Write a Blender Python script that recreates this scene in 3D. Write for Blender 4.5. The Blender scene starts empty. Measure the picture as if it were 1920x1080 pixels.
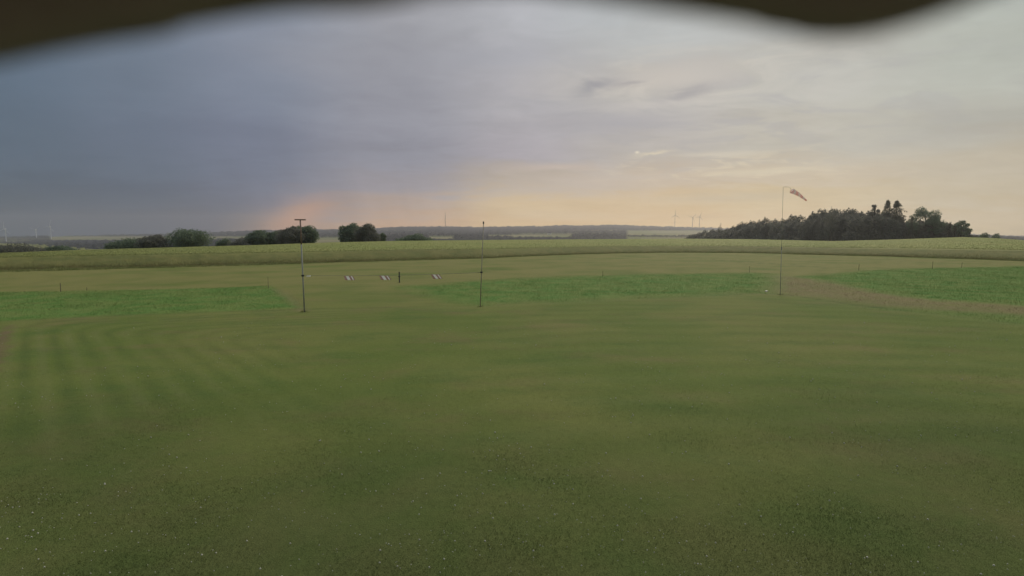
import bpy, math, random
import numpy as np
from mathutils import Vector

random.seed(7)
rng = np.random.default_rng(7)
scene = bpy.context.scene
COL = scene.collection

# ------------------------------------------------------------------ camera
CAM_H = 4.5
PITCH = math.atan(92 / 960)
cam_data = bpy.data.cameras.new('webcam')
cam_data.sensor_width = 36
cam_data.lens = 18
cam_data.clip_start = 0.01
cam_data.clip_end = 30000
cam_data.dof.use_dof = True
cam_data.dof.focus_distance = 45
cam_data.dof.aperture_fstop = 1.9
cam = bpy.data.objects.new('webcam', cam_data)
cam.location = (0, 0, CAM_H)
cam.rotation_euler = (math.pi / 2 - PITCH, 0, 0)
COL.objects.link(cam)
scene.camera = cam
scene.view_settings.view_transform = 'Standard'
scene.view_settings.look = 'None'
scene.view_settings.gamma = 1
scene.view_settings.exposure = 0
scene.view_settings.use_curve_mapping = False
scene.cycles.volume_bounces = 2
scene.cycles.max_bounces = 6
scene.cycles.diffuse_bounces = 3
scene.cycles.transmission_bounces = 2
scene.cycles.use_denoising = True

# ------------------------------------------------------------------ light
SUN_AZ, SUN_EL = 24.0, 30.0          # degrees right of the view axis (+Y), above horizon
sd = bpy.data.lights.new('sun', 'SUN')
sd.energy = 1.5
sd.angle = math.radians(14)
sd.color = (1.0, 0.86, 0.68)
sun = bpy.data.objects.new('sun', sd)
a, e = math.radians(SUN_AZ), math.radians(SUN_EL)
to_sun = Vector((math.sin(a) * math.cos(e), math.cos(a) * math.cos(e), math.sin(e)))
sun.rotation_euler = to_sun.to_track_quat('Z', 'Y').to_euler()
COL.objects.link(sun)


# ------------------------------------------------------------------ node helpers
def lin(c):
    r = []
    for v in c:
        v = v / 255
        r.append(v / 12.92 if v <= 0.04045 else ((v + 0.055) / 1.055) ** 2.4)
    return tuple(r) + (1,)


class NT:
    def __init__(s, tree):
        s.t = tree
        s.n = tree.nodes
        s.l = tree.links

    def put(s, sock, v):
        if isinstance(v, bpy.types.NodeSocket):
            s.l.new(v, sock)
        elif v is not None:
            sock.default_value = v

    def m(s, op, a, b=None, c=None, clamp=False):
        k = s.n.new('ShaderNodeMath')
        k.operation = op
        k.use_clamp = clamp
        s.put(k.inputs[0], a)
        if b is not None: s.put(k.inputs[1], b)
        if c is not None: s.put(k.inputs[2], c)
        return k.outputs[0]

    def noise(s, vec, scale, detail=4, rough=0.55, dist=0.0):
        k = s.n.new('ShaderNodeTexNoise')
        s.put(k.inputs['Vector'], vec)
        k.inputs['Scale'].default_value = scale
        k.inputs['Detail'].default_value = detail
        k.inputs['Roughness'].default_value = rough
        k.inputs['Distortion'].default_value = dist
        return k.outputs[0]

    def ramp(s, fac, stops, interp='LINEAR'):
        k = s.n.new('ShaderNodeValToRGB')
        s.put(k.inputs[0], fac)
        k.color_ramp.interpolation = interp
        el = k.color_ramp.elements
        while len(el) < len(stops): el.new(0.5)
        for q, (p, c) in zip(el, stops):
            q.position = p
        for q, (p, c) in zip(el, stops):
            q.color = c if len(c) == 4 else tuple(c) + (1,)
        return k.outputs[0]

    def mix(s, fac, a, b, blend='MIX'):
        k = s.n.new('ShaderNodeMix')
        k.data_type = 'RGBA'
        k.blend_type = blend
        s.put(k.inputs[0], fac)
        s.put(k.inputs[6], a)
        s.put(k.inputs[7], b)
        return k.outputs[2]

    def smooth(s, v, a, b):
        k = s.n.new('ShaderNodeMapRange')
        k.interpolation_type = 'SMOOTHSTEP'
        s.put(k.inputs[0], v)
        k.inputs[1].default_value = a
        k.inputs[2].default_value = b
        return k.outputs[0]

    def scale(s, vec, xyz):
        k = s.n.new('ShaderNodeVectorMath')
        k.operation = 'MULTIPLY'
        s.put(k.inputs[0], vec)
        k.inputs[1].default_value = xyz
        return k.outputs[0]

    def attr(s, name):
        k = s.n.new('ShaderNodeAttribute')
        k.attribute_name = name
        return k.outputs['Fac']


# ------------------------------------------------------------------ sky
world = bpy.data.worlds.new('World')
scene.world = world
world.use_nodes = True
W = NT(world.node_tree)
for n in list(W.n): W.n.remove(n)
wout = W.n.new('ShaderNodeOutputWorld')
nish = W.n.new('ShaderNodeTexSky')
nish.sky_type = 'NISHITA'
nish.sun_disc = False
nish.sun_elevation = math.radians(SUN_EL)
nish.sun_rotation = math.radians(SUN_AZ)
nish.altitude = 400
nish.dust_density = 3
bg1 = W.n.new('ShaderNodeBackground')
bg1.inputs[1].default_value = 0.05
W.l.new(nish.outputs[0], bg1.inputs[0])

tc = W.n.new('ShaderNodeTexCoord')
sep = W.n.new('ShaderNodeSeparateXYZ')
W.l.new(tc.outputs['Generated'], sep.inputs[0])
X, Y, Z = sep.outputs
az0 = W.m('MULTIPLY', W.m('ARCTAN2', X, Y), 180 / math.pi)
el0 = W.m('MULTIPLY', W.m('ARCSINE', Z), 180 / math.pi)
# the underside of a flat cloud layer: streaks shrink towards the horizon
den = W.m('ADD', W.m('MAXIMUM', Z, 0.0), 0.13)
comb = W.n.new('ShaderNodeCombineXYZ')
W.l.new(W.m('DIVIDE', X, den), comb.inputs[0])
W.l.new(W.m('DIVIDE', Y, den), comb.inputs[1])
P = comb.outputs[0]
n1 = W.noise(W.scale(P, (0.8, 1.3, 1)), 1.1, 6, 0.55, 0.6)
n2 = W.noise(W.scale(P, (1, 1.4, 1)), 3.2, 6, 0.6, 0.8)
n3 = W.noise(tc.outputs['Generated'], 3.0, 5, 0.55, 0.3)
az = W.m('ADD', az0, W.m('MULTIPLY', W.m('SUBTRACT', n3, 0.5), 10))
el = W.m('ADD', el0, W.m('MULTIPLY', W.m('SUBTRACT', n1, 0.5), 5.0))
el = W.m('ADD', el, W.m('MULTIPLY', W.m('SUBTRACT', n2, 0.5), 2.0))
azn = W.m('DIVIDE', W.m('ADD', az, 180), 360)


def azrow(cols, low=False):
    dk = lambda px: 0.96 if 5 < px < 90 else 1.0
    st = [(0.0, lin(cols[-1]))]
    for px, c in cols[:-1]:
        a_ = px if px < -44.9 or px > 900 else px
        st.append(((a_ + 180) / 360, lin([v * dk(px) * q_ for v, q_ in zip(c, (0.95, 0.99, 1.03) if -80 < px < -20 else ((1.02, 0.985, 0.95) if low else (0.985, 0.995, 0.985)) if 5 < px < 60 else (1, 1, 1))])))
    st.append((1.0, lin(cols[-1])))
    return W.ramp(azn, st, 'EASE')


def A(px): return math.degrees(math.atan((px - 960) / 960))


BACK = (150, 156, 166)
rows = [
    (1.0, [(-75, (60, 74, 88)), (A(0), (60, 76, 90)), (A(240), (70, 80, 94)), (A(410), (96, 92, 102)), (A(470), (146, 124, 112)), (A(560), (190, 152, 126)), (A(756), (212, 170, 132)), (A(960), (230, 192, 132)), (A(1200), (232, 200, 140)), (A(1500), (228, 200, 142)), (A(1800), (216, 198, 150)), (85, (190, 184, 166)), BACK]),
    (4.0, [(-75, (84, 96, 110)), (A(0), (80, 93, 107)), (A(240), (90, 99, 114)), (A(440), (110, 112, 127)), (A(530), (126, 122, 134)), (A(610), (160, 143, 142)), (A(756), (180, 160, 150)), (A(960), (218, 190, 144)), (A(1200), (219, 196, 152)), (A(1500), (216, 199, 156)), (A(1800), (203, 195, 170)), (85, (186, 184, 172)), BACK]),
    (6.0, [(-75, (90, 103, 118)), (A(0), (92, 105, 119)), (A(240), (103, 112, 126)), (A(500), (118, 121, 136)), (A(756), (152, 147, 155)), (A(960), (190, 176, 162)), (A(1200), (203, 190, 170)), (A(1500), (205, 195, 174)), (A(1800), (197, 192, 174)), (85, (183, 182, 172)), BACK]),
    (9.0, [(-75, (92, 105, 120)), (A(0), (95, 108, 121)), (A(240), (106, 114, 128)), (A(500), (122, 125, 140)), (A(756), (142, 143, 156)), (A(960), (168, 163, 171)), (A(1200), (192, 184, 180)), (A(1500), (198, 191, 179)), (A(1800), (191, 188, 178)), (85, (180, 180, 172)), BACK]),
    (15.0, [(-75, (98, 111, 126)), (A(0), (101, 115, 129)), (A(240), (115, 124, 136)), (A(500), (134, 138, 150)), (A(756), (150, 151, 162)), (A(960), (174, 172, 177)), (A(1200), (191, 187, 184)), (A(1500), (193, 191, 186)), (A(1800), (188, 191, 183)), (85, (178, 182, 178)), BACK]),
    (23.0, [(-75, (105, 118, 132)), (A(0), (112, 125, 138)), (A(240), (124, 133, 144)), (A(500), (146, 150, 160)), (A(756), (162, 163, 170)), (A(960), (178, 180, 186)), (A(1200), (186, 191, 196)), (A(1500), (187, 193, 194)), (A(1800), (182, 191, 188)), (85, (175, 182, 182)), BACK]),
    (65.0, [(-75, (190, 198, 208)), (A(0), (195, 202, 210)), (A(960), (212, 216, 222)), (A(1800), (214, 218, 220)), (85, (208, 212, 216)), (196, 202, 210)]),
]
colr = azrow(rows[0][1], True)
for (e0, c0), (e1, c1) in zip(rows[:-1], rows[1:]):
    colr = W.mix(W.smooth(el, e0, e1), colr, azrow(c1, e1 < 7))
# soft cloud texture, all over the sky
tex = W.m('ADD', W.m('MULTIPLY', W.m('SUBTRACT', n1, 0.5), 0.46), W.m('MULTIPLY', W.m('SUBTRACT', n2, 0.5), 0.30))
gain = W.m('ADD', tex, 1.0)
# fainter texture inside the storm curtain on the left
storm = W.smooth(az0, -8, -36)
gain = W.m('ADD', W.m('MULTIPLY', W.m('SUBTRACT', gain, 1.0), W.m('SUBTRACT', 1.0, W.m('MULTIPLY', storm, 0.65))), 1.0)


def gauss(px, py, sx, sy, noise_amt=0.0, tilt=0.0):
    """blob in cloud space given in photo pixels, returned as 0..1"""
    a_ = A(px); e_ = math.degrees(math.atan((448 - py) / 960 * math.cos(math.radians(A(px)))))
    dx = W.m('DIVIDE', W.m('SUBTRACT', az0, a_), sx)
    ee = W.m('SUBTRACT', W.m('ADD', el0, W.m('MULTIPLY', W.m('SUBTRACT', n2, 0.5), noise_amt)), e_)
    if tilt: ee = W.m('SUBTRACT', ee, W.m('MULTIPLY', W.m('SUBTRACT', az0, a_), tilt))
    dy = W.m('DIVIDE', ee, sy)
    r = W.m('ADD', W.m('MULTIPLY', dx, dx), W.m('MULTIPLY', dy, dy))
    return W.m('EXPONENT', W.m('MULTIPLY', r, -1.0))


# rain shafts hanging under the storm cloud, left of centre
rc = W.n.new('ShaderNodeCombineXYZ')
W.l.new(W.m('MULTIPLY', W.m('ADD', az0, W.m('MULTIPLY', el0, 0.35)), 0.33), rc.inputs[0]); W.l.new(W.m('MULTIPLY', el0, 0.05), rc.inputs[1])
rain = W.noise(rc.outputs[0], 1.0, 4, 0.6)
rmask = W.m('MULTIPLY', W.smooth(el0, 13, 3), W.smooth(az0, 4, -14))
gain = W.m('ADD', gain, W.m('MULTIPLY', W.m('MULTIPLY', W.m('SUBTRACT', rain, 0.5), 0.30), rmask))
col1 = W.mix(1.0, colr, gain, 'MULTIPLY')
n4 = W.noise(W.scale(P, (0.9, 1.5, 1)), 2.3, 7, 0.62, 0.9)
col1 = W.mix(W.m('MULTIPLY', W.m('MULTIPLY', W.smooth(n4, 0.47, 0.60), gauss(1270, 165, 13, 3.6)), 0.55), col1, lin((208, 203, 194)))
col1 = W.mix(W.m('MULTIPLY', W.m('MULTIPLY', W.smooth(n4, 0.50, 0.38), gauss(1350, 215, 22, 5.0)), 0.45), col1, lin((162, 161, 166)))
col1 = W.mix(W.m('MULTIPLY', W.m('MULTIPLY', W.smooth(n2, 0.50, 0.64), gauss(1350, 318, 14, 1.5)), 0.5), col1, lin((222, 206, 172)))
# gain is a float -> grey multiply
# thin rifts where the evening light comes through, and ragged dark scud
for px, py, sx, sy, na, tl, c, f in [
    (1222, 291, 1.7, 0.16, 1.2, 0, (226, 212, 180), 0.7),
    (1190, 289, 0.22, 0.12, 0.8, 0, (240, 230, 205), 0.8),
    (1330, 293, 4.0, 0.25, 0.8, 0, (215, 205, 185), 0.55),
    (1420, 325, 6.0, 0.32, 0.8, 0, (220, 208, 180), 0.60),
    (1040, 316, 4.5, 0.35, 0.8, 0, (208, 188, 172), 0.5),
    (1240, 160, 7.5, 1.6, 2.0, 0, (206, 198, 188), 0.60),
    (1230, 203, 6.5, 0.35, 1.6, 0, (210, 204, 196), 0.6),
    (1112, 172, 2.4, 0.7, 3.4, 0.1, (146, 146, 154), 0.85),
    (1280, 187, 2.6, 0.45, 2.4, 0.16, (156, 154, 158), 0.8),
    (1176, 168, 1.5, 0.3, 2.4, 0.1, (156, 152, 156), 0.7),
    (1160, 236, 8.0, 1.5, 1.5, 0, (164, 163, 172), 0.65),
    (1500, 60, 14.0, 0.9, 2.0, 0, (172, 178, 180), 0.4),
    (1700, 262, 8.0, 1.2, 2.0, 0, (176, 176, 170), 0.4),
    (1350, 372, 8.0, 0.5, 1.0, 0, (190, 180, 162), 0.4),
    (930, 120, 7.0, 1.2, 2.0, 0.05, (160, 162, 172), 0.5),
    (1100, 350, 8.0, 1.0, 1.5, 0.03, (196, 182, 170), 0.5),
    (558, 410, 2.9, 1.35, 0.3, 0.36, (218, 162, 124), 0.72),
    (400, 410, 4.0, 1.8, 0.4, 0.0, (92, 96, 110), 0.55),
    (200, 400, 9.0, 3.0, 0.4, 0.0, (84, 94, 108), 0.5),
    (760, 130, 9.0, 3.0, 2.0, 0, (150, 152, 160), 0.25),
    (600, 120, 7.0, 2.2, 2.0, 0, (156, 156, 164), 0.35),
]:
    col1 = W.mix(W.m('MULTIPLY', gauss(px, py, sx, sy, na, tl), f), col1, lin(c))
bg2 = W.n.new('ShaderNodeBackground')
W.l.new(col1, bg2.inputs[0])
bg2.inputs[1].default_value = 0.93
mixs = W.n.new('ShaderNodeMixShader')
mixs.inputs[0].default_value = 0.96
W.l.new(bg1.outputs[0], mixs.inputs[1])
W.l.new(bg2.outputs[0], mixs.inputs[2])
W.l.new(mixs.outputs[0], wout.inputs[0])


# ------------------------------------------------------------------ pixel <-> place helpers (photo is 1920x1080)
cp, sp = math.cos(PITCH), math.sin(PITCH)


def ray(px, py):
    dx = (px - 960) / 960; v = (540 - py) / 960
    return np.array([dx, cp + v * sp, -sp + v * cp])


def at(px, py, y):
    d = ray(px, py); k = y / d[1]
    return np.array([d[0] * k, y, CAM_H + d[2] * k])


def gnd(px, py, z=0.0):
    d = ray(px, py); k = (z - CAM_H) / d[2]
    return np.array([d[0] * k, d[1] * k, z])


# ------------------------------------------------------------------ terrain model
def K(*pairs):
    p = np.array(pairs, float)
    return lambda q: np.interp(q, p[:, 0], p[:, 1])


edgeY = K((-1500, 45), (-500, 60), (0, 71), (240, 79), (480, 89), (700, 103), (920, 120), (1040, 142), (1160, 160), (1280, 170), (1400, 165), (1500, 149), (1700, 127), (1800, 116), (1920, 104), (2400, 75), (3500, 50))
crestPy = K((-1500, 500), (0, 474), (120, 470), (300, 464), (480, 459), (620, 454), (750, 451), (960, 449), (1280, 447), (1400, 448), (1560, 451.5), (1660, 449), (1800, 444), (1860, 446), (1920, 450), (2200, 460), (3500, 490))
crestY = K((-1500, 150), (0, 190), (480, 225), (960, 262), (1280, 300), (1560, 320), (1800, 340), (1920, 330), (3500, 200))
skyPy = K((-1500, 452), (0, 446), (100, 444), (300, 441), (400, 437.5), (500, 433.5), (620, 431.5), (700, 430), (750, 427.5), (820, 426.5), (900, 428), (1000, 426), (1050, 424.5), (1150, 424), (1250, 427), (1300, 428.5), (1400, 431), (1920, 444), (3500, 450))
CROP_H = 1.9
HY = np.array([800, 1250, 1900, 2800, 4000.0])


def uof(az_):                    # photo column of an azimuth, radians, limited to the front half
    t = np.tan(np.clip(az_, -1.2, 1.2))
    return 960 + 960 * t


def fbm(x, y, seed=0, octs=4, f0=1.0):
    r = np.random.default_rng(seed)
    out = np.zeros_like(x, float); amp = 1; tot = 0
    for o in range(octs):
        acc = np.zeros_like(out)
        for k in range(5):
            th = r.uniform(0, 2 * math.pi); f = f0 * (2 ** o) * r.uniform(0.7, 1.4)
            acc += np.sin((x * math.cos(th) + y * math.sin(th)) * f + r.uniform(0, 6.28))
        out += amp * acc / 5 * 1.6; tot += amp; amp *= 0.55
    return out / tot


def ground_z(x, y):
    x = np.asarray(x, float); y = np.asarray(y, float)
    az_ = np.arctan2(x, y)
    fr = np.clip((1.25 - np.abs(az_)) / 0.25, 0, 1)   # terrain detail only in the front half
    px = uof(az_)
    yy = np.maximum(y, 0.1)
    e_, c_, cr = edgeY(px), crestY(px), crestPy(px)
    zc = CAM_H + (448 - cr) / 960 * c_ - CROP_H
    t = np.clip((yy - e_) / (c_ - e_), 0, 1)
    z = zc * (t * 0.75 + 0.25 * t * t)
    t2 = np.clip((yy - c_) / 450, 0, 1)
    z = np.where(yy > c_, zc - (zc + 14) * (t2 ** 1.3), z)
    return z * fr


def link_mesh(name, verts, faces, mat=None, parent=None, smooth=False, loc=None, coll=COL):
    me = bpy.data.meshes.new(name)
    verts = np.asarray(verts, np.float32)
    if isinstance(faces, np.ndarray):
        nf, k = faces.shape
        me.vertices.add(len(verts)); me.vertices.foreach_set('co', verts.ravel())
        me.loops.add(nf * k); me.loops.foreach_set('vertex_index', faces.astype(np.int32).ravel())
        me.polygons.add(nf)
        me.polygons.foreach_set('loop_start', np.arange(0, nf * k, k, dtype=np.int32))
        me.polygons.foreach_set('loop_total', np.full(nf, k, np.int32))
        me.update(calc_edges=True); me.validate()
    else:
        me.from_pydata([tuple(map(float, v)) for v in verts], [], faces)
        me.update()
    if smooth:
        me.polygons.foreach_set('use_smooth', [True] * len(me.polygons))
    if mat: me.materials.append(mat)
    o = bpy.data.objects.new(name, me)
    if loc is not None: o.location = loc
    if parent: o.parent = parent
    COL.objects.link(o)
    return o


def empty(name, loc):
    o = bpy.data.objects.new(name, None)
    o.location = tuple(map(float, loc))
    o.empty_display_size = 0.3
    COL.objects.link(o)
    return o


def tag(o, label=None, cat=None, group=None, kind=None):
    if label: o['label'] = label
    if cat: o['category'] = cat
    if group: o['group'] = group
    if kind: o['kind'] = kind
    return o


def fattr(o, name, vals):
    at_ = o.data.attributes.new(name, 'FLOAT', 'POINT')
    at_.data.foreach_set('value', np.asarray(vals, np.float32).ravel())


def grid_faces(nu, nv, wrap=False):
    i = np.arange(nu if wrap else nu - 1)[:, None]; j = np.arange(nv - 1)[None, :]
    i2 = (i + 1) % nu
    a_ = i * nv + j; b_ = i2 * nv + j; c_ = i2 * nv + j + 1; d_ = i * nv + j + 1
    return np.stack([a_, b_, c_, d_], -1).reshape(-1, 4)


# ------------------------------------------------------------------ materials
def new_mat(name):
    m = bpy.data.materials.new(name); m.use_nodes = True
    t = NT(m.node_tree)
    b = t.n['Principled BSDF']
    return m, t, b


def simple(name, c, rough=0.7, c2=None, scale=4.0, metal=0.0, bump=0.0):
    m, t, b = new_mat(name)
    b.inputs['Roughness'].default_value = rough
    b.inputs['Metallic'].default_value = metal
    co = t.n.new('ShaderNodeTexCoord').outputs['Object']
    n = t.noise(co, scale, 5)
    c2 = c2 or tuple(v * 0.7 for v in c)
    t.put(b.inputs['Base Color'], t.mix(t.smooth(n, 0.3, 0.7), tuple(c) + (1,), tuple(c2) + (1,)))
    if bump:
        bp = t.n.new('ShaderNodeBump'); bp.inputs['Strength'].default_value = bump
        t.l.new(n, bp.inputs['Height']); t.l.new(bp.outputs[0], b.inputs['Normal'])
    return m


def up_normal(t, k=1.0):
    g_ = t.n.new('ShaderNodeNewGeometry')
    v_ = t.n.new('ShaderNodeVectorMath'); v_.operation = 'SCALE'; v_.inputs[3].default_value = 0.45
    t.l.new(g_.outputs['Normal'], v_.inputs[0])
    a_ = t.n.new('ShaderNodeVectorMath'); a_.operation = 'ADD'; a_.inputs[1].default_value = (0, 0, k)
    t.l.new(v_.outputs[0], a_.inputs[0])
    n_ = t.n.new('ShaderNodeVectorMath'); n_.operation = 'NORMALIZE'
    t.l.new(a_.outputs[0], n_.inputs[0])
    return n_.outputs[0]


def leaf_mat(name, c, c2, trans=0.25, vscale=0.5, up=0.35):
    m, t, b = new_mat(name)
    if up: t.l.new(up_normal(t, up), b.inputs['Normal'])
    g = t.n.new('ShaderNodeNewGeometry')
    n = t.noise(g.outputs['Position'], vscale, 3)
    cc = t.mix(t.smooth(n, 0.35, 0.65), tuple(c) + (1,), tuple(c2) + (1,))
    b.inputs['Roughness'].default_value = 0.75
    b.inputs['Specular IOR Level'].default_value = 0.2
    t.put(b.inputs['Base Color'], cc)
    tr = t.n.new('ShaderNodeBsdfTranslucent'); t.put(tr.inputs[0], cc)
    mx = t.n.new('ShaderNodeMixShader'); mx.inputs[0].default_value = trans
    t.l.new(b.outputs[0], mx.inputs[1]); t.l.new(tr.outputs[0], mx.inputs[2])
    t.l.new(mx.outputs[0], t.n['Material Output'].inputs[0])
    return m


# meadow colours, shared by the soil sheet and by the blades that stand on it
def meadow_nodes(t, zone=True):
    g = t.n.new('ShaderNodeNewGeometry')
    pos = g.outputs['Position']
    big = t.noise(pos, 0.11, 3, 0.5)
    mid = t.noise(pos, 0.45, 4, 0.6, 0.5)
    fin = t.noise(pos, 5.0, 5, 0.7)
    vfin = t.noise(pos, 38.0, 3, 0.7)
    base = t.mix(t.smooth(big, 0.38, 0.62), (0.148, 0.192, 0.046, 1), (0.192, 0.212, 0.060, 1))
    base = t.mix(t.m('MULTIPLY', t.smooth(t.noise(t.scale(pos, (0.55, 1, 1)), 0.42, 6, 0.68, 0.2), 0.44, 0.72), 0.50), base, (0.088, 0.155, 0.040, 1))
    base = t.mix(t.m('MULTIPLY', t.smooth(t.noise(t.scale(pos, (0.6, 1, 1.3)), 0.30, 6, 0.68, 0.2), 0.48, 0.74), 0.62), base, (0.215, 0.172, 0.078, 1))
    # turf colour darkened towards the camera, painted in place of lens vignetting
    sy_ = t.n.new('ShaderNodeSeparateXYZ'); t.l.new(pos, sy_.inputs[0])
    vignette = t.smooth(t.m('ADD', sy_.outputs[1], t.m('MULTIPLY', t.m('SUBTRACT', big, 0.5), 16)), 17, 4)
    base = t.mix(t.m('MULTIPLY', vignette, 0.80), base, t.mix(t.smooth(mid, 0.3, 0.7), (0.080, 0.112, 0.034, 1), (0.110, 0.118, 0.046, 1)))
    if zone:
        base = t.mix(t.m('MULTIPLY', t.m('MULTIPLY', t.attr('far_mown'), 0.85), t.smooth(big, 0.2, 0.6)), base, (0.240, 0.228, 0.080, 1))
        base = t.mix(t.m('MULTIPLY', t.attr('stripe'), 0.42), base, (0.270, 0.260, 0.120, 1))
        base = t.mix(t.m('MULTIPLY', t.attr('dark_stripe'), 0.55), base, (0.060, 0.100, 0.032, 1))
        dry = t.mix(t.smooth(fin, 0.35, 0.65), (0.30, 0.235, 0.125, 1), (0.20, 0.175, 0.085, 1))
        base = t.mix(t.m('MULTIPLY', t.attr('dry'), 0.9), base, dry)
        lush = t.mix(t.smooth(mid, 0.35, 0.65), (0.136, 0.262, 0.062, 1), (0.210, 0.285, 0.080, 1))
        base = t.mix(t.attr('lush'), base, lush)
        base = t.mix(t.attr('soil'), base, (0.20, 0.145, 0.085, 1))
    v = t.m('ADD', 0.80, t.m('MULTIPLY', fin, 0.40))
    v2 = t.m('ADD', 0.86, t.m('MULTIPLY', vfin, 0.28))
    base = t.mix(1.0, base, t.m('MULTIPLY', v, v2), 'MULTIPLY')
    return base, fin, vfin, pos


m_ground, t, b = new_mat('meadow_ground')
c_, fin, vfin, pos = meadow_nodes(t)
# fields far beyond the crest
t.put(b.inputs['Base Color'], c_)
b.inputs['Roughness'].default_value = 0.9
b.inputs['Specular IOR Level'].default_value = 0.05
bp = t.n.new('ShaderNodeBump'); bp.inputs['Strength'].default_value = 0.6; bp.inputs['Distance'].default_value = 0.03
t.put(bp.inputs['Height'], t.m('ADD', fin, vfin)); t.l.new(bp.outputs[0], b.inputs['Normal'])

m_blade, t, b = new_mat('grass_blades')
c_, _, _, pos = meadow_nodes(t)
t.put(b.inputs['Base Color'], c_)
b.inputs['Roughness'].default_value = 0.8
b.inputs['Specular IOR Level'].default_value = 0.08
t.l.new(up_normal(t, 1.6), b.inputs['Normal'])
tr = t.n.new('ShaderNodeBsdfTranslucent'); t.put(tr.inputs[0], c_)
mx = t.n.new('ShaderNodeMixShader'); mx.inputs[0].default_value = 0.2
t.l.new(b.outputs[0], mx.inputs[1]); t.l.new(tr.outputs[0], mx.inputs[2])
t.l.new(mx.outputs[0], t.n['Material Output'].inputs[0])

# ------------------------------------------------------------------ zones of the meadow
def poly(*pts): return np.array([gnd(px, py)[:2] for px, py in pts])


def sdf(poly_, x, y):
    """signed distance, negative inside"""
    d = np.full(x.shape, 1e18); inside = np.zeros(x.shape, bool)
    n = len(poly_)
    for i in range(n):
        x0, y0 = poly_[i]; x1, y1 = poly_[(i + 1) % n]
        ex, ey = x1 - x0, y1 - y0
        wx, wy = x - x0, y - y0
        t_ = np.clip((wx * ex + wy * ey) / (ex * ex + ey * ey + 1e-12), 0, 1)
        d = np.minimum(d, (wx - ex * t_) ** 2 + (wy - ey * t_) ** 2)
        c1 = (y0 <= y) & (y1 > y) & (ex * wy - ey * wx > 0)
        c2 = (y0 > y) & (y1 <= y) & (ex * wy - ey * wx < 0)
        inside ^= (c1 | c2)
    d = np.sqrt(d)
    return np.where(inside, -d, d)


LUSH_L = poly((-400, 556), (0, 548), (120, 546), (300, 543), (430, 539), (500, 536), (512, 541), (535, 558), (560, 577), (430, 583), (250, 589), (100, 596), (0, 601), (-400, 626))
LUSH_M = poly((730, 536), (900, 526), (1050, 519), (1200, 515), (1400, 512), (1440, 513), (1455, 522), (1450, 535), (1430, 548), (1300, 554), (1150, 559), (1020, 564), (900, 571), (850, 568), (760, 552))
LUSH_R = poly((1500, 519), (1560, 515), (1620, 508), (1700, 504), (1920, 500), (2300, 500), (2300, 600), (1920, 573), (1800, 566), (1700, 556), (1630, 545), (1570, 530))
DRY_R = poly((1440, 516), (1500, 520), (1560, 526), (1640, 546), (1720, 557), (1820, 566), (1920, 573), (2200, 588), (2200, 612), (1920, 592), (1800, 583), (1640, 573), (1540, 558), (1470, 552), (1440, 546))
LUSH_R2 = poly((1660, 580), (1800, 584), (1920, 592), (2200, 612), (2200, 640), (1920, 608), (1800, 596))
NEAR = poly((-900, 660), (0, 601), (250, 590), (430, 584), (565, 580), (900, 573), (1150, 561), (1440, 550), (1500, 556), (1600, 571), (1700, 583), (1920, 607), (2400, 665), (3500, 1500), (-3500, 1500))
DRY_L = poly((545, 556), (575, 583), (560, 583), (540, 566), (508, 543), (520, 543))
SOIL_L = poly((-6, 640), (3, 618), (22, 610), (16, 630), (6, 660), (-10, 700))


def sm(d, w): return np.clip(0.5 - d / w, 0, 1)


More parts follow.
